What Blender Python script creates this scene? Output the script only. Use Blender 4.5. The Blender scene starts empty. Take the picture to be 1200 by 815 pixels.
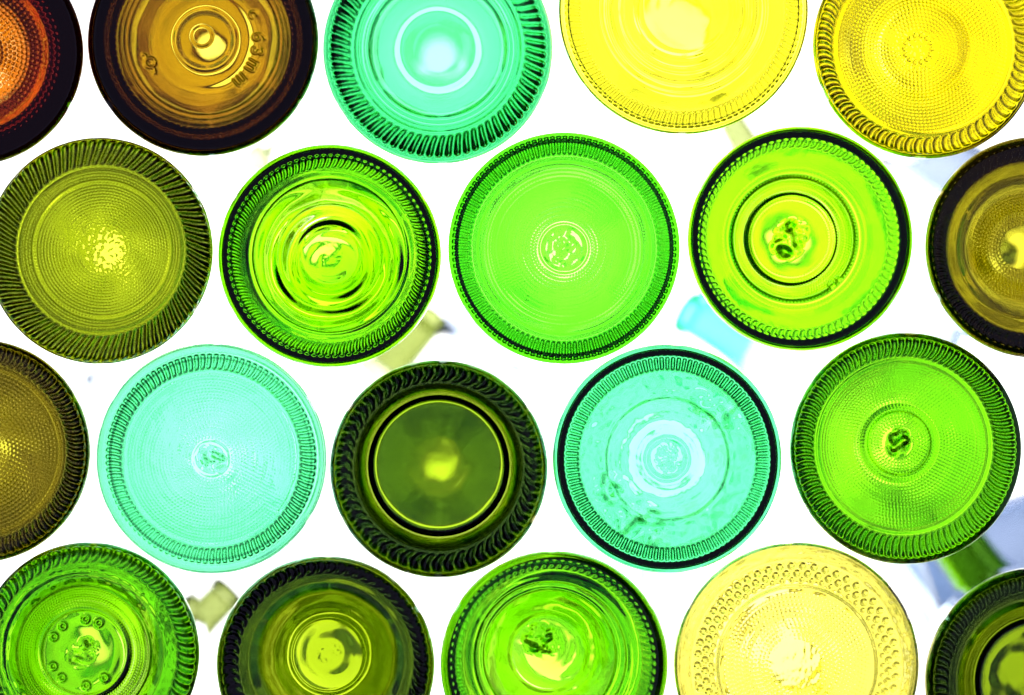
import bpy, math
import numpy as np

# ------------------------------------------------------------------ scale
R75 = 0.0375                # a 75 mm wine bottle
PX = R75 / 135.0            # metres per photograph pixel in the plane of the bottle bottoms
CAM_D = 5.0
sc = bpy.context.scene
col = sc.collection
pi = math.pi

def at(px, py):
    return ((px - 600.0) * PX, (407.5 - py) * PX)

def smooth(a, b, x):
    t = np.clip((x - a) / (b - a), 0, 1)
    return t * t * (3 - 2 * t)

def curve(pts, x):
    """monotone cubic through the control points"""
    p = np.array(pts, float); X, Y = p[:, 0], p[:, 1]
    h = np.diff(X); d = np.diff(Y) / h
    m = np.zeros(len(X)); m[0], m[-1] = d[0], d[-1]
    for i in range(1, len(X) - 1):
        if d[i-1] * d[i] > 0:
            w1, w2 = 2*h[i] + h[i-1], h[i] + 2*h[i-1]
            m[i] = (w1 + w2) / (w1 / d[i-1] + w2 / d[i])
    if abs(X[0]) < 1e-6: m[0] = 0
    x = np.clip(x, X[0], X[-1])
    k = np.clip(np.searchsorted(X, x) - 1, 0, len(h) - 1)
    t = (x - X[k]) / h[k]
    return ((2*t**3 - 3*t**2 + 1) * Y[k] + (t**3 - 2*t**2 + t) * h[k] * m[k]
            + (-2*t**3 + 3*t**2) * Y[k+1] + (t**3 - t**2) * h[k] * m[k+1])

# ------------------------------------------------------------------ materials
def glass(name, T, ref=0.008, rough=0.022):
    """T = share of red, green, blue light left after `ref` metres of this glass"""
    m = bpy.data.materials.new(name); m.use_nodes = True
    nt = m.node_tree; nt.nodes.clear()
    out = nt.nodes.new('ShaderNodeOutputMaterial')
    g = nt.nodes.new('ShaderNodeBsdfGlass'); g.inputs['IOR'].default_value = 1.5
    g.inputs['Roughness'].default_value = rough
    g.inputs['Color'].default_value = (1, 1, 1, 1)
    v = nt.nodes.new('ShaderNodeVolumeAbsorption')
    sig = [-math.log(max(t, 1e-6)) / ref for t in T]
    D = max(sig)
    v.inputs['Density'].default_value = D
    v.inputs['Color'].default_value = [1 - s / D for s in sig] + [1]
    nt.links.new(g.outputs[0], out.inputs['Surface'])
    nt.links.new(v.outputs[0], out.inputs['Volume'])
    return m

# ------------------------------------------------------------------ revolve
def revolve(name, rows, mat, parent, pole0, pole1, sharp=()):
    """rows: list of (x, y, z) arrays (NT) or, for poles, single points; makes ONE closed surface"""
    NT = len(rows[1][0])
    verts = []; start = []
    n = 0
    for r in rows:
        v = np.stack([np.broadcast_to(np.asarray(c, float), np.shape(r[0])) for c in r], -1).reshape(-1, 3)
        start.append(n); n += len(v); verts.append(v)
    V = np.concatenate(verts)
    j = np.arange(NT); j1 = (j + 1) % NT
    quads = []; tris = []
    N = len(rows)
    last = N - 1 if (pole0 or pole1) else N
    for i in range(last):
        a, b = start[i], start[(i + 1) % N]
        if pole0 and i == 0:
            tris.append(np.stack([np.full(NT, a), b + j, b + j1], -1))
        elif pole1 and i == N - 2:
            tris.append(np.stack([a + j1, a + j, np.full(NT, b)], -1))
        else:
            quads.append(np.stack([a + j1, a + j, b + j, b + j1], -1))
    Q = np.concatenate(quads); T = np.concatenate(tris) if tris else np.zeros((0, 3), int)
    loops = np.concatenate([Q.ravel(), T.ravel()]).astype(np.int32)
    tot = np.concatenate([np.full(len(Q), 4), np.full(len(T), 3)]).astype(np.int32)
    ls = np.concatenate([[0], np.cumsum(tot)[:-1]]).astype(np.int32)
    me = bpy.data.meshes.new(name)
    me.vertices.add(len(V)); me.vertices.foreach_set('co', V.astype(np.float32).ravel())
    me.loops.add(len(loops)); me.loops.foreach_set('vertex_index', loops)
    me.polygons.add(len(tot)); me.polygons.foreach_set('loop_start', ls)
    me.update(calc_edges=True); me.validate()
    me.polygons.foreach_set('use_smooth', np.ones(len(me.polygons), bool))
    if sharp:
        e = np.zeros(len(me.edges) * 2, np.int32); me.edges.foreach_get('vertices', e); e = e.reshape(-1, 2)
        f = np.zeros(len(e), bool)
        for s in sharp:
            a = start[s]
            f |= ((e >= a) & (e < a + NT)).all(1)
        at_ = me.attributes.new('sharp_edge', 'BOOLEAN', 'EDGE'); at_.data.foreach_set('value', f)
    me.materials.append(mat)
    o = bpy.data.objects.new(name, me); col.objects.link(o); o.parent = parent
    return o

# ------------------------------------------------------------------ relief of a bottle bottom
def seg_dist(px, py, a, b):
    ax, ay = a; bx, by = b
    dx, dy = bx - ax, by - ay
    t = np.clip(((px - ax) * dx + (py - ay) * dy) / (dx * dx + dy * dy + 1e-12), 0, 1)
    return np.hypot(px - ax - t * dx, py - ay - t * dy)

def arc(cx, cy, r, a0, a1, n=10):
    return [(cx + r * math.cos(math.radians(a0 + (a1 - a0) * k / n)), cy + r * math.sin(math.radians(a0 + (a1 - a0) * k / n))) for k in range(n + 1)]

GLYPH = {   # strokes in a 1-high box, x right, y up, origin at the glyph's middle
    '6': [arc(0, -.22, .27, 0, 360, 16), [(-.27, -.22), (-.22, .15), (0, .42), (.2, .48)]],
    '3': [arc(-.02, .24, .25, 150, -90, 12), arc(-.02, -.24, .27, 90, -150, 12)],
    'm': [[(-.42, -.45), (-.42, .3)], arc(-.21, .1, .21, 180, 0, 8) + [(0, -.45)], arc(.21, .1, .21, 180, 0, 8) + [(.42, -.45)]],
    'c': [arc(0, 0, .3, 60, 300, 10)],
    'o': [arc(0, 0, .3, 0, 360, 16), [(-.3, .1), (-.42, .32), (-.55, .36)], [(.2, -.24), (.38, -.3), (.5, -.5)]],
    '8': [arc(0, 0, .38, 0, 360, 16)],
}

def noise2(X, Y, coarse, fine, rng, n=34):
    z = np.zeros(np.broadcast_shapes(X.shape, Y.shape))
    for k in range(n):
        lam = coarse * (fine / coarse) ** (k / (n - 1.)); a, b = rng.uniform(0, 2 * pi, 2); w = 2 * pi / lam
        z += (lam / coarse) ** .8 * np.sin(w * (X * math.cos(a) + Y * math.sin(a)) + b + 1.5 * np.sin(.37 * w * (X * math.sin(a) - Y * math.cos(a)) + 2 * b))
    return z / 5.0

def relief(feats, rho, th, R, seed):
    """height towards the viewer (metres) on the grid rho (n,1) x th (1,m)"""
    rng = np.random.default_rng(seed)
    H = np.zeros(np.broadcast_shapes(rho.shape, th.shape))
    X = rho * np.cos(th); Y = rho * np.sin(th)
    for f in feats:
        k = f[0]
        if k == 'knurl':      # slanted / curled teeth: rho0, rho1, count, amp, slant (teeth), curl, sharpness
            _, a, b, N, amp, slant, curl, sharp = f
            u = (rho - a) / (b - a)
            jit = .12 * np.sin(3 * th + seed) + .1 * np.sin(7 * th + 2 * seed)
            ph = N * th + 2 * pi * (slant * u + curl * np.sin(pi * np.clip(u, 0, 1)) ) + jit
            w = (.5 + .5 * np.cos(ph)) ** sharp
            env = smooth(-.02, .18, u) * (1 - smooth(.8, 1.02, u))
            env = env * (1 + .25 * np.sin(2 * th + seed * 1.3))
            H += amp * env * w
        elif k == 'stip':     # rings of small dots: rho0, rho1, pitch, amp
            _, a, b, pitch, amp = f
            q = (rho - a) / pitch
            ring = np.floor(q)
            N = np.maximum(6, np.round(2 * pi * (a + (ring + .5) * pitch) / (pitch * 1.15)))
            d = (.5 - .5 * np.cos(2 * pi * q)) * (.5 + .5 * np.cos(N * th + ring * 2.4))
            env = smooth(a - 1e-4, a + pitch, rho) * (1 - smooth(b - pitch, b + 1e-4, rho))
            patch = np.clip(.75 + .35 * np.sin(2 * th + seed) + .25 * np.sin(5 * th - seed + 9 * rho), .1, 1.2)
            H += amp * env * d * patch
        elif k == 'ring':     # rho, width, amp
            H += f[3] * np.exp(-((rho - f[1]) / f[2]) ** 2)
        elif k == 'step':     # rho, width, amp : lower inside
            H += f[3] * (smooth(f[1] - f[2], f[1] + f[2], rho) - 1)
        elif k == 'dots':     # one ring of separate round dots: rho, count, radius, amp, phase
            _, r0, N, rd, amp, ph = f
            kk = np.round((th - ph) / (2 * pi / N)) * (2 * pi / N) + ph
            d = np.hypot(X - r0 * np.cos(kk), Y - r0 * np.sin(kk)) / rd
            H += amp * np.exp(-(d ** 4))
        elif k == 'disc':     # x, y, radius, amp, edge
            d = np.hypot(X - f[1], Y - f[2])
            H += f[4] * (1 - smooth(f[3] - f[5], f[3] + f[5], d))
        elif k == 'glyph':    # char, x, y, size, turn (deg), amp, stroke
            _, ch, gx, gy, size, turn, amp, sw = f
            t = math.radians(turn)
            lx = ((X - gx) * math.cos(t) + (Y - gy) * math.sin(t)) / size
            ly = (-(X - gx) * math.sin(t) + (Y - gy) * math.cos(t)) / size
            near = np.hypot(lx, ly) < 1.2
            d = np.full(H.shape, 9.0); lx, ly = lx[near], ly[near]; dd = np.full(lx.shape, 9.0)
            for s in GLYPH[ch]:
                for a, b in zip(s[:-1], s[1:]):
                    dd = np.minimum(dd, seg_dist(lx, ly, a, b))
            d[near] = dd
            H += amp * np.exp(-(d / sw) ** 2)
        elif k == 'lump':     # smooth irregular lump: radius, amp, finest detail (share of radius), x, y
            _, r0, amp, fine = f[:4]
            ox, oy = f[4:6] if len(f) > 4 else (0, 0)
            z = noise2(X, Y, r0 * 1.4, r0 * fine, rng)
            H += amp * z * (1 - smooth(.5 * r0, r0, np.hypot(X - ox, Y - oy) + .12 * r0 * np.sin(2 * th + seed)))
        elif k == 'pebble':   # uneven skin of the glass: rho0, rho1, coarse, fine (wavelengths), amp
            _, a, b, wc, wf, amp = f
            H += amp * noise2(X, Y, wc, wf, rng) * smooth(a - .03, a + .03, rho) * (1 - smooth(b - .03, b + .03, rho))
        elif k == 'lines':    # fine turned lines: rho0, rho1, pitch, amp
            _, a, b, pitch, amp = f
            H += amp * (.5 + .5 * np.cos(2 * pi * rho / pitch)) * smooth(a, a + .03, rho) * (1 - smooth(b - .03, b, rho)) * (.6 + .4 * np.sin(3 * th + 20 * rho + seed))
    return H

def waves(rho, th, seed, amp, m=7, rf=26.0, pref=1.0):
    """flow lines of blown glass: long round the axis, short across it"""
    rng = np.random.default_rng(seed + 77)
    H = np.zeros(np.broadcast_shapes(rho.shape, th.shape))
    for k in range(26):
        mm = rng.integers(0, m); f = rng.uniform(4, rf); a, b = rng.uniform(0, 2 * pi, 2)
        H += np.sin(mm * th + a) * np.sin(f * rho + b + .8 * np.sin(th + a)) / (1 + f / 8) ** pref
    H *= smooth(.05, .4, rho)
    return amp * H / 3.0

# ------------------------------------------------------------------ one bottle
GAP = 0.0001
def bottle(label, px, py, R_px, glass_m, outer, inner, feats, seed=1, wall=.0018, heel=.012, heel_r=.13,
           shape=0, tilt=(0, 0), ecc=(0, 0), iecc=(0, 0), wav=.00012, wav_m=7, wav_f=26., owav=0.0, body_k=.985, spin=0,
           group='wine bottles stacked with their bottoms to the viewer', NT=720, NR=120, side_dots=0, sth=.003, rn=.0126, mid=(0, 0)):
    R = R_px * PX
    iecc = (iecc[0] + mid[0], iecc[1] + mid[1]); ecc = (ecc[0] + mid[0], ecc[1] + mid[1])
    root = bpy.data.objects.new('glass_bottle', None); col.objects.link(root)
    x, z = at(px, py)
    root.location = (x, 0, z)
    root.rotation_euler = (math.radians(tilt[1]), 0, math.radians(tilt[0]))
    root['label'] = label; root['category'] = 'bottle'; root['group'] = group
    th = (np.arange(NT) * 2 * pi / NT)[None, :] + math.radians(spin)
    ct, st = np.cos(th[0]), np.sin(th[0])
    yj = heel + .004                                   # where base and body meet
    # --- outer side of the base, rho 0..1 with a rounded heel
    rh = 1 - heel_r
    flat = np.linspace(0, rh, NR)[1:]
    ang = np.linspace(0, pi / 2, 26)[1:]
    rho = np.concatenate([flat, rh + heel_r * np.sin(ang)])
    y = np.concatenate([curve(outer, flat), curve(outer, np.array([rh]))[0] + heel * (1 - np.cos(ang))])
    rr = rho * R
    dr = np.gradient(rr); dy = np.gradient(y); L = np.hypot(dr, dy) + 1e-12
    nr, ny = dy / L, -dr / L                           # towards the viewer / outward
    par = rho.copy()
    H = relief(feats, par[:, None], th, R, seed)
    if owav: H = H + waves(par[:, None], th, seed + 5, owav, wav_m, wav_f) * (1 - smooth(.85, .95, par[:, None]))
    RR = rr[:, None] + nr[:, None] * H; YY = y[:, None] + ny[:, None] * H
    ex = (ecc[0] * R * (1 - rho ** 2))[:, None]; ez = (ecc[1] * R * (1 - rho ** 2))[:, None]
    rows = [(ecc[0] * R, float(curve(outer, np.array([0.]))[0]) - float(H[0].mean()), ecc[1] * R)]
    for i in range(len(rho)):
        rows.append((RR[i] * ct + ex[i], YY[i], RR[i] * st + ez[i]))
    rb = R * body_k
    rows.append((rb * ct, np.full(NT, yj), rb * st)); s1 = len(rows) - 1
    ri = rb - wall
    rows.append((ri * ct, np.full(NT, yj), ri * st)); s2 = len(rows) - 1
    # --- inner side of the base
    ro_i = np.linspace(1, 0, 84)[:-1]                  # as a share of the inner radius
    yi = curve(inner, ro_i)
    W = waves(ro_i[:, None], th, seed, wav, wav_m, wav_f) * (1 - smooth(.9, .99, ro_i[:, None]))
    kx = (iecc[0] * R * (1 - ro_i ** 2)); kz = (iecc[1] * R * (1 - ro_i ** 2))
    for i in range(len(ro_i)):
        if ro_i[i] > .999: continue
        r_ = ro_i[i] * ri
        rows.append((r_ * ct + kx[i], yi[i] + W[i], r_ * st + kz[i]))
    rows.append((iecc[0] * R, float(curve(inner, np.array([0.]))[0]) + float(W[-1].mean()), iecc[1] * R))
    revolve('base', rows, glass_m, root, True, True, sharp=(s1, s2))
    # --- body, shoulder
    NB = 240
    tb = np.arange(NB) * 2 * pi / NB; cb, sb = np.cos(tb), np.sin(tb)
    if shape == 0:   # round shoulders
        prof = [(yj + GAP, rb), (.05, rb), (.12, rb), (.172, rb), (.185, rb * .975), (.197, rb * .86), (.207, rb * .66), (.216, rb * .5), (.226, rn + .001), (.235, rn)]
    elif shape == 1:  # sloping shoulders
        prof = [(yj + GAP, rb), (.05, rb), (.10, rb), (.135, rb * .985), (.16, rb * .9), (.18, rb * .77), (.20, rb * .62), (.22, rb * .48), (.238, rn + .001), (.25, rn)]
    else:            # champagne
        prof = [(yj + GAP, rb), (.04, rb), (.085, rb), (.12, rb * .975), (.15, rb * .86), (.18, rb * .70), (.21, rb * .54), (.235, rb * .44), (.255, rn + .001), (.265, rn)]
    P = np.array(prof); ys = np.concatenate([np.linspace(P[0, 0], P[-1, 0], 64)])
    ro = curve([(a, b) for a, b in prof], ys)
    slope = np.gradient(ro, ys)
    nthick = wall + (sth - wall) * smooth(yj + .01, P[3, 0], ys)
    rin = ro - nthick * np.sqrt(1 + np.clip(slope, -1.4, 0) ** 2)
    rin = np.maximum(rin, .0094)
    rows = []
    wob = lambda y_, k: 1 + .0016 * np.sin(2 * tb + seed + k) * smooth(0, .05, y_ - yj) + .0012 * np.sin(3 * tb + 40 * y_ + seed)* smooth(0, .05, y_ - yj)
    for r_, y_ in zip(ro, ys):
        w = wob(y_, 0); rows.append((r_ * w * cb, np.full(NB, y_), r_ * w * sb))
    so = len(rows) - 1; yn = ys[-1]
    for r_, y_ in zip(rin[::-1], ys[::-1]):
        w = wob(y_, 1.7); rows.append((r_ * w * cb, np.full(NB, y_), r_ * w * sb))
    revolve('body', rows, glass_m, root, False, False, sharp=(0, so, so + 1, len(rows) - 1))
    # --- neck with its lip
    rn0, rn1 = ro[-1], rin[-1]
    yn += GAP
    NN = 160
    tn = np.arange(NN) * 2 * pi / NN; cn, sn = np.cos(tn), np.sin(tn)
    prof = [(rn0, yn), (rn0 * .985, yn + .03), (rn0 * .97, yn + .05), (rn + .0008, yn + .0515), (rn + .0011, yn + .054), (rn + .0011, yn + .059), (rn + .0002, yn + .0605),
            (.0124, yn + .067), (.0121, yn + .0688), (.0114, yn + .0694), (.0100, yn + .0688), (.0094, yn + .066), (.0094, yn + .03), (rn1, yn)]
    rows = [(r_ * cn, np.full(NN, y_), r_ * sn) for r_, y_ in prof]
    revolve('neck', rows, glass_m, root, False, False, sharp=(0, len(rows) - 1))
    return root
#@@BOTTLES
mm = .001
def punt(d, w, top=.2):
    """underside: depth d in the middle, rising to the resting ring at share w of the radius; top = share of w that stays flat"""
    q = lambda u: w * (top + (1 - top) * u)
    return [(0, d), (w * top * .6, d * .985), (q(0), d * .955), (q(.25), d * .82), (q(.5), d * .5), (q(.75), d * .19), (q(.92), d * .035), (w, 0), (w + .5 * (1 - w), 0), (1, 0)]
def inn(o, t0, tr, c, h, k=2.0):
    """inside of the base: thickness t0 in the middle, tr at the resting ring, corner rising by h from share c on"""
    s = np.linspace(0, 1, 41)
    y = curve(o, s * .91) + t0 + (tr - t0) * s ** 2
    y = y + h * np.clip((s - c) / (1 - c), 0, 1) ** k
    return list(zip(s, y))

G = {
 'amber':  glass('amber_glass',        (.56, .115, .0004)),
 'brown':  glass('brown_glass',        (.32, .175, .0002)),
 'aqua':   glass('aqua_glass',         (.05, .58, .19)),
 'aqua2':  glass('pale_aqua_glass',    (.080, .60, .25)),
 'green':  glass('bright_green_glass', (.09, .60, .010)),
 'green2': glass('green_glass',        (.10, .42, .0004)),
 'lime':   glass('lime_glass',         (.24, .68, .0005)),
 'yelgrn': glass('yellow_green_glass', (.17, .53, .0003)),
 'olive':  glass('olive_glass',        (.25, .31, .0002)),
 'olbrn':  glass('olive_brown_glass',  (.18, .142, .0001)),
 'olgold': glass('golden_olive_glass', (.23, .185, .00006)),
 'green3': glass('mid_green_glass',    (.13, .50, .0004)),
 'dark':   glass('dark_green_glass',   (.085, .165, .0002), rough=.07),
 'dark2':  glass('dark_olive_glass',   (.115, .195, .0002), rough=.05),
 'yellow': glass('yellow_glass',       (.84, .79, .025)),
 'gold':   glass('golden_glass',       (.76, .64, .0008)),
 'pale':   glass('pale_yellow_glass',  (.76, .69, .10), rough=.035),
}
K, S, P, L = 'knurl', 'stip', 'pebble', 'lump'
cosd = lambda a: math.cos(math.radians(a)); sind = lambda a: math.sin(math.radians(a))
# --- top row
o = punt(.012, .66)
bottle('amber brown bottle bottom cut by the top left corner', -35, 62, 132, G['amber'], o, inn(o, .003, .007, .93, .010),
       [(S, .05, .66, .040, .00034), (K, .70, .80, 80, .0003, .3, 0, 1), (P, 0, .7, .2, .04, .00006)], seed=1, heel=.008, heel_r=.08, wall=.0085, sth=.004, side_dots=1, shape=1)
o = punt(.008, .80, .35)
bottle('brown bottle bottom with a raised centre ring and 63mm embossed', 237.5, 47.5, 135.5, G['brown'], o, inn(o, .0025, .0085, .93, .010),
       [('ring', .255, .024, .0007), ('disc', -.03, .03, .09, .0004, .02), (K, .76, .86, 88, .00022, .3, 0, 1), ('ring', .66, .012, .0003), ('ring', .70, .010, .0002),
        (P, .28, .8, .6, .25, .00006)]
       + [('glyph', ch, .475 * cosd(a), .475 * sind(a), .105, a - 90, .0006, .1) for ch, a in (('c', 27), ('6', 3), ('3', -12), ('m', -29), ('m', -49))]
       + [('glyph', 'o', -.475, -.20, .14, -20, .0006, .09)],
       seed=2, body_k=.995, heel=.008, heel_r=.08, wall=.0056, sth=.0045, ecc=(.02, .01), iecc=(.0, .01), wav=.0001, shape=0)
o = punt(.018, .70, .32)
bottle('aqua green bottle bottom with flame shaped teeth and smooth rings', 513, 57, 135, G['aqua'], o, inn(o, .004, .0075, .885, .009),
       [(K, .75, .95, 71, .0010, .7, .1, 1.2), ('ring', .62, .03, .0006), ('ring', .73, .015, .0004), (P, .2, .75, .6, .2, .00004)], seed=3, sth=.0018, heel=.012, heel_r=.17, wav=.00008, wav_m=3, shape=2)
o = punt(.012, .66, .35)
bottle('bright yellow bottle bottom cut by the top edge', 801, 11, 146.5, G['yellow'], o, inn(o, .005, .005, .975, .005),
       [(K, .82, .95, 110, .0004, .4, .1, .6), ('ring', .5, .02, .0003), ('ring', .6, .02, .0003), ('lines', .35, .72, .03, .00012), (P, .1, .8, .4, .1, .00003)], seed=4, heel=.008, heel_r=.08, wav=.00028, wav_m=3, wav_f=34, iecc=(.02, .02), shape=1)
o = punt(.012, .76, .25)
bottle('golden yellow bottle bottom with curled teeth in the top right corner', 1086, 53, 133, G['gold'], o, inn(o, .004, .005, .965, .006),
       [(K, .80, .96, 67, .0009, .35, .35, .6), (S, .16, .76, .030, .00026), ('dots', .12, 14, .018, .0003, 0), (P, 0, .2, .08, .03, .00005)], seed=5, heel=.010, heel_r=.13, iecc=(.14, .02), mid=(-.07, -.03), shape=0)
# --- second row
o = punt(.008, .72, .25)
bottle('olive bottle bottom with long slanting teeth and a bright pebbled centre', 116, 294, 133, G['olive'], o, inn(o, .003, .006, .975, .005),
       [(K, .74, .985, 72, .0012, 1.5, .1, .7), (S, .2, .74, .026, .00036), ('ring', .73, .014, .0005), ('ring', .61, .012, -.0003), (P, .0, .2, .10, .04, .000035), (P, .16, .4, .06, .03, .00004)], seed=6, mid=(.04, .01), sth=.0045, heel=.009, heel_r=.11, wav=.00006, shape=1)
o = punt(.020, .76, .2)
bottle('yellow green bottle bottom with a smooth deep punt of dark streaks', 386, 300, 131, G['yelgrn'], o, inn(o, .0045, .006, .97, .007),
       [(K, .78, .915, 90, .0012, .7, .25, .7), ('ring', .70, .012, .0005), ('step', .46, .02, .0006), ('step', .26, .02, .0005), (P, .45, .75, .5, .15, .00008), (P, 0, .14, .1, .03, .00001)], seed=7, body_k=.997, heel=.008, heel_r=.06, wall=.0034, sth=.0035, wav=.0020, wav_m=3, wav_f=42, iecc=(.03, -.07), shape=0)
o = punt(.006, .74, .3)
bottle('bright green bottle bottom with fine straight teeth and a small swirled centre', 661, 291, 136, G['green'], o, inn(o, .003, .0058, .975, .004),
       [(K, .80, .97, 112, .0009, .1, .05, .6), (S, .22, .74, .024, .00007), ('lines', .2, .78, .035, .00006), ('ring', .20, .02, .0003), (L, .19, .00035, .35), (P, .2, .8, .5, .15, .00003)], seed=8, heel=.006, heel_r=.08, wav=.00006, shape=2)
o = punt(.019, .58, .60)
bottle('lime bottle bottom with a heavy dark rim and a dark lump at its centre', 938, 280, 132, G['lime'], o, inn(o, .003, .0055, .96, .006),
       [(K, .81, .895, 84, .0006, .3, .2, .8), ('dots', .62, 120, .012, .0002, 0), ('dots', .555, 110, .012, .0002, 0), (S, .30, .52, .022, .00012), (L, .19, .0014, .5), ('lines', .5, .7, .02, .00004),
        ('disc', .34, -.41, .03, .0004, .008), ('disc', .40, -.36, .022, .0004, .008), (P, .5, .82, .3, .05, .000012)], seed=9, body_k=.996, heel=.008, heel_r=.06, wall=.0030, mid=(-.09, .0), wav=.0001, shape=0)
o = punt(.012, .66, .25)
bottle('olive brown bottle bottom cut by the right edge in the second row', 1215, 290, 130, G['olgold'], o, inn(o, .003, .007, .86, .010),
       [(K, .78, .93, 78, .0007, .4, .3, .8), (S, .2, .5, .03, .00022), (P, .4, .8, .5, .2, .00003)], seed=10, mid=(-.12, 0), heel=.010, heel_r=.12, wall=.003, sth=.0045, shape=2)
# --- third row
o = punt(.010, .72, .25)
bottle('olive brown bottle bottom cut by the left edge with coarse dotted rings', -26, 529, 131, G['olbrn'], o, inn(o, .003, .0055, .93, .008),
       [(K, .79, .96, 78, .0009, .35, .35, .7), (S, .12, .76, .034, .00028)], seed=11, sth=.0045, heel=.010, heel_r=.13, shape=1)
o = punt(.006, .74, .25)
bottle('pale aqua bottle bottom with short curved teeth and dotted rings all over', 247, 538, 135.5, G['aqua2'], o, inn(o, .0045, .006, .92, .007),
       [(K, .77, .91, 98, .0008, .3, .15, .6), (S, .17, .75, .027, .00017), ('disc', 0, .0, .155, .0002, .02), (L, .14, .0006, .5), ('lines', .2, .75, .09, .00006), (P, .15, .8, .3, .06, .00005)], seed=12, sth=.0014, heel=.013, heel_r=.13, wav=.00006, shape=0)
o = [(0, .018), (.25, .0168), (.45, .0148), (.57, .0128), (.64, .0106), (.71, .0046), (.775, .0005), (.82, 0), (1, 0)]
bottle('dark green bottle bottom with a black ring inside its bright teeth', 514, 550, 128, G['dark'], o, inn(o, .005, .0085, .95, .008),
       [(K, .79, .95, 54, .0011, .5, .4, 1.2), (P, .0, .62, .5, .2, .00004)], seed=13, mid=(0, .04), iecc=(0, .05), heel=.013, heel_r=.14, wall=.003, sth=.0045, wav=.00006, wav_m=4, wav_f=40, shape=2)
o = punt(.006, .60, .3)
bottle('pale aqua bottle bottom with a wavy inner line and a dark rim', 782, 538, 134.5, G['aqua2'], o, inn(o, .006, .0065, .965, .006),
       [(K, .77, .895, 108, .0012, .0, .0, .6), ('step', .53, .015, .0004), ('ring', .18, .02, .0003), (L, .15, .00025, .25), ('lines', .2, .55, .04, .000015),
        (P, .55, .76, .25, .08, .00012), (L, .28, .0009, .5, .44, .42), (L, .2, .0007, .5, -.50, -.25), (L, .24, .0009, .5, -.25, -.58), (P, .0, .6, .3, .05, .00004)], seed=14, sth=.0014, heel=.008, heel_r=.06, wall=.0026, wav=.0002, wav_m=6, wav_f=16, shape=1)
o = punt(.010, .76, .25)
bottle('green bottle bottom with curled teeth and a dotted dome at its centre', 1062, 526, 136, G['green3'], o, inn(o, .0035, .005, .94, .008),
       [(K, .77, .955, 92, .0012, .35, .35, .6), (S, .14, .74, .026, .00016), ('ring', .30, .03, .0008), (L, .13, .0016, .6), ('ring', .74, .012, .0004)], seed=15, mid=(-.06, .05), heel=.010, heel_r=.13, iecc=(.04, 0), shape=2)
# --- bottom row
o = punt(.018, .72, .45)
bottle('green bottle bottom with pairs of small embossed rings in the bottom left corner', 103, 766, 130, G['green2'], o, inn(o, .004, .006, .955, .008),
       [(K, .82, .97, 62, .0009, .4, .3, .7), (S, .38, .60, .022, .00014), ('step', .60, .02, .0006), ('ring', .385, .015, .0003), (L, .16, .0006, .4), (P, .6, .82, .4, .06, .0001)]
       + [('glyph', '8', .30 * cosd(a), .30 * sind(a), .075, 0, .0007, .2) for a in (62, 86, 128, 152, 205, 230, 275, 310)], seed=16, mid=(-.06, .0), heel=.012, heel_r=.15, iecc=(-.07, .03), wav=.0005, wav_m=4, shape=0)
o = punt(.018, .72, .3)
bottle('dark olive bottle bottom with curled teeth and a broad black right side', 381, 780, 128, G['dark2'], o, inn(o, .006, .008, .925, .010),
       [(K, .80, .95, 60, .0010, .4, .4, .8), ('step', .33, .02, .0004), (P, 0, .1, .08, .03, .00002), (P, .1, .75, .6, .2, .00006)], seed=17, mid=(.03, .10), heel=.012, heel_r=.12, wall=.003, sth=.0045, iecc=(.03, .02), wav=.0002, wav_m=4, wav_f=34, shape=1)
o = punt(.016, .74, .2)
bottle('green bottle bottom with smooth rings and a dark patch by its centre', 649.5, 779.5, 133.5, G['green2'], o, inn(o, .004, .006, .91, .008),
       [(K, .80, .90, 80, .0004, .2, .1, 1), ('ring', .68, .014, .0004), ('ring', .6, .014, .0004), ('step', .34, .03, .0006), (L, .17, .0012, .4, -.05, .1), (P, .2, .85, .4, .08, .00005)], seed=18, mid=(-.06, .12), heel=.010, heel_r=.12, iecc=(.03, .06), wav=.0011, wav_m=3, wav_f=36, shape=2)
o = punt(.007, .66, .3)
bottle('pale yellow bottle bottom with rings of round dots in the bottom row', 934, 780, 144, G['pale'], o, inn(o, .0065, .0045, .92, .007),
       [(P, .0, .5, .12, .035, .000022), ('dots', .81, 54, .026, .0006, 0), ('dots', .75, 54, .026, .0006, .058), ('dots', .70, 54, .018, .0004, 0), ('step', .645, .02, .0006), (S, .2, .6, .03, .00014), (P, .6, .95, .3, .05, .00006)], seed=19, heel=.013, heel_r=.13, wav=.00015, shape=0)
o = [(0, .0165), (.3, .0155), (.45, .0138), (.54, .0118), (.66, .004), (.74, .0006), (.8, 0), (1, 0)]
bottle('dark olive bottle bottom with a broad black ring in the bottom right corner', 1220, 800, 135, G['dark2'], o, inn(o, .0065, .008, .92, .010),
       [(K, .80, .93, 70, .0009, .4, .2, .8), (P, 0, .5, .3, .12, .00002)], seed=20, sth=.0045, heel=.013, heel_r=.17, wall=.003, shape=1)

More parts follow.
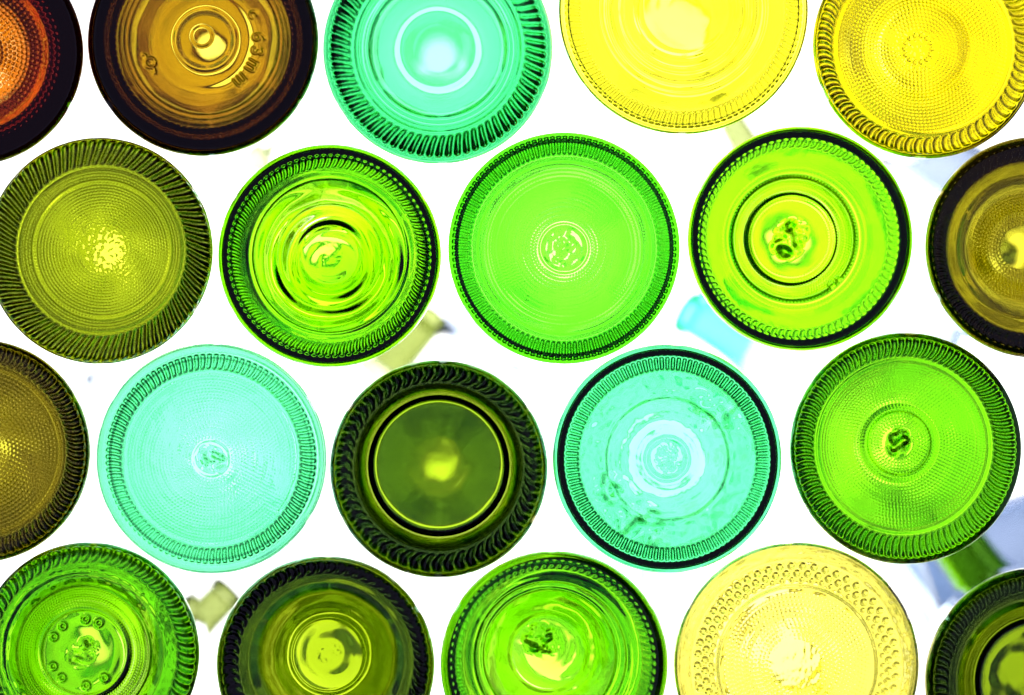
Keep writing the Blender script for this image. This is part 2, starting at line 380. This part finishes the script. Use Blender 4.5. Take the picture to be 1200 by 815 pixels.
# --- added glass necks behind the stack, imitating the blurred reflections in the gaps
G['murk'] = glass('olive_grey_glass', (.030, .046, .002))
G['teal'] = glass('deep_aqua_glass', (.008, .40, .22))
G['grey'] = glass('grey_blue_glass', (.22, .28, .42))
G['clear'] = glass('clear_bluish_glass', (.62, .74, .88))
def standin_neck(label, px, py, y, turn, tip, mat, k=1.0):
    root = bpy.data.objects.new('reflection_standin', None); col.objects.link(root)
    x, z = at(px, py); q = 1 + y / CAM_D
    root.location = (x * q, y, z * q); root.rotation_euler = (math.radians(tip), math.radians(turn), 0)
    root['label'] = label; root['category'] = 'bottle neck'; root['group'] = 'added glass necks imitating reflections in the gaps'
    N = 96; t = np.arange(N) * 2 * pi / N; c, s = np.cos(t), np.sin(t)
    p = curve([(-.03, .0205), (-.02, .0165), (-.006, .0142), (.012, .0135), (.02, .0134)], np.linspace(-.03, .02, 24)); yy = np.linspace(-.03, .02, 24)
    rows = [(r * k * c, np.full(N, v * k), r * k * s) for r, v in zip(p, yy)] + [((r - .0035) * k * c, np.full(N, v * k), (r - .0035) * k * s) for r, v in zip(p[::-1], yy[::-1])]
    rows = rows[::-1]
    # loop must run outwards-first with y rising, as on the bottles
    revolve('tube', rows[::-1], mat, root, False, False, sharp=(0, 23, 24, 47))
    lip = [(.0134, .0201), (.0152, .0208), (.0157, .023), (.0156, .027), (.0148, .0285), (.0128, .0292), (.0110, .0285), (.0099, .027), (.0099, .0201)]
    revolve('lip', [(r * k * c, np.full(N, v * k), r * k * s) for r, v in lip], mat, root, False, False, sharp=(0, 8))
standin_neck('small blurred olive glass neck added to imitate a reflection in the gap below the brown bottle', 314, 152, .30, 35, 60, G['murk'], .42)
standin_neck('blurred greyish glass neck added to imitate a reflection below the left side of the bright yellow bottle', 738, 142, .30, 40, 70, G['clear'], .5)
standin_neck('blurred olive grey glass neck added to imitate a reflection below the right side of the bright yellow bottle', 864, 154, .30, -30, 70, G['murk'], .36)
standin_neck('blurred clear bluish neck added to imitate a reflection below the golden yellow bottle', 1104, 190, .29, -55, 60, G['grey'], .8)
standin_neck('blurred clear bluish neck added to imitate a reflection between the lime bottle and the olive brown bottle at right', 1098, 356, .30, 30, 75, G['clear'], 1.0)
standin_neck('small blurred aqua neck added to imitate a reflection in the gap below the lime bottle', 842, 388, .29, -60, 75, G['teal'], .5)
standin_neck('small blurred olive neck added to imitate a reflection above the upper left of the dark green bottle', 476, 404, .30, 40, 70, G['murk'], .5)
standin_neck('blurred pale bluish neck added to imitate a reflection above the upper right of the dark green bottle', 566, 412, .30, -30, 65, G['grey'], .55)
standin_neck('small blurred olive neck added to imitate a reflection in the gap right of the bottom left green bottle', 240, 722, .29, 45, 80, G['murk'], .45)
standin_neck('blurred yellow green neck added to imitate a reflection above the bottom right dark olive bottle', 1140, 662, .28, -35, 75, G['green2'], .7)
standin_neck('blurred clear bluish neck added to imitate a reflection at the right edge under the curled tooth green bottle', 1185, 640, .32, 70, 80, G['grey'], 1.2)
standin_neck('blurred clear bluish neck added to imitate a reflection left of the bottom right dark olive bottle', 1098, 650, .33, -40, 70, G['clear'], 1.1)
standin_neck('faint bluish glass neck added to imitate a reflection right of the olive brown bottle on the left edge', 106, 482, .30, 25, 60, G['clear'], .45)
standin_neck('faint bluish glass neck added to imitate a reflection between the pale aqua bottle and the dark olive bottle below it', 334, 640, .30, -40, 70, G['clear'], .6)
standin_neck('faint bluish glass neck added to imitate a reflection below the lower left of the dark green bottle', 432, 652, .30, 50, 60, G['clear'], .6)
standin_neck('faint bluish glass neck added to imitate a reflection between the two bottom green and dark olive bottles', 512, 706, .29, 10, 75, G['clear'], .5)
standin_neck('faint bluish glass neck added to imitate a reflection between the pale yellow bottle and the green bottle beside it', 786, 712, .29, -15, 75, G['clear'], .55)
#@@END
# ------------------------------------------------------------------ white diffuser sheet with a soft lamp behind it
pm = bpy.data.materials.new('white_diffuser'); pm.use_nodes = True
nt = pm.node_tree; nt.nodes.clear()
out = nt.nodes.new('ShaderNodeOutputMaterial'); tr = nt.nodes.new('ShaderNodeBsdfTranslucent')
tr.inputs['Color'].default_value = (.9, .9, .9, 1)
nt.links.new(tr.outputs[0], out.inputs['Surface'])
me = bpy.data.meshes.new('backdrop')
me.from_pydata([(-.24, .40, -.185), (.24, .40, -.185), (.24, .40, .185), (-.24, .40, .185)], [], [(0, 1, 2, 3)]); me.materials.append(pm)
p = bpy.data.objects.new('backdrop', me); col.objects.link(p); p['kind'] = 'structure'
ld = bpy.data.lights.new('panel_lamp', 'AREA'); ld.shape = 'RECTANGLE'; ld.size = .40; ld.size_y = .30; ld.energy = 2.7; ld.color = (1, 1, 1)
lo = bpy.data.objects.new('panel_lamp', ld); col.objects.link(lo)
lo.location = (0, .56, 0); lo.rotation_euler = (-pi / 2, 0, 0)

# ------------------------------------------------------------------ world, camera, render
w = bpy.data.worlds.new('World'); sc.world = w; w.use_nodes = True; w.cycles.sampling_method = 'NONE'
bg = w.node_tree.nodes['Background']
bg.inputs[1].default_value = 1.0
wn = w.node_tree.nodes; wl = w.node_tree.links
tc = wn.new('ShaderNodeTexCoord'); sx = wn.new('ShaderNodeSeparateXYZ'); cr = wn.new('ShaderNodeValToRGB'); mr = wn.new('ShaderNodeMapRange')
wl.new(tc.outputs['Generated'], sx.inputs[0])
mr.inputs['From Min'].default_value = -1; mr.inputs['From Max'].default_value = 1
wl.new(sx.outputs['Y'], mr.inputs['Value']); wl.new(mr.outputs[0], cr.inputs[0])
E = cr.color_ramp.elements
E[0].position = .06; E[0].color = (.14, .12, .23, 1)          # room behind the viewer
E[1].position = .5; E[1].color = (.05, .055, .085, 1)           # dim to the sides
for q, c in ((.16, (.16, .14, .27, 1)), (.38, (.19, .17, .30, 1))):
    e = E.new(q); e.color = c                                   # soft bluish room light at an angle
wl.new(cr.outputs[0], bg.inputs[0])

cd = bpy.data.cameras.new('camera'); cam = bpy.data.objects.new('camera', cd); col.objects.link(cam)
cam.location = (0, -CAM_D, 0); cam.rotation_euler = (pi / 2, 0, 0)
cd.sensor_width = 36; cd.lens = 36 * CAM_D / (1200 * PX); cd.clip_start = .05; cd.clip_end = 50
sc.camera = cam
cd.dof.use_dof = True; cd.dof.focus_distance = CAM_D + .003; cd.dof.aperture_fstop = 8
cy = sc.cycles
cy.max_bounces = 40; cy.transmission_bounces = 40; cy.glossy_bounces = 24; cy.transparent_max_bounces = 8; cy.diffuse_bounces = 2; cy.volume_bounces = 0
cy.caustics_reflective = True; cy.caustics_refractive = True; cy.blur_glossy = 0
cy.sample_clamp_indirect = 0; cy.use_adaptive_sampling = False
cy.use_denoising = True
vs = sc.view_settings
sc.display_settings.display_device = 'sRGB'
vs.view_transform = 'Standard'; vs.look = 'None'; vs.exposure = 0; vs.gamma = 1; vs.use_curve_mapping = False
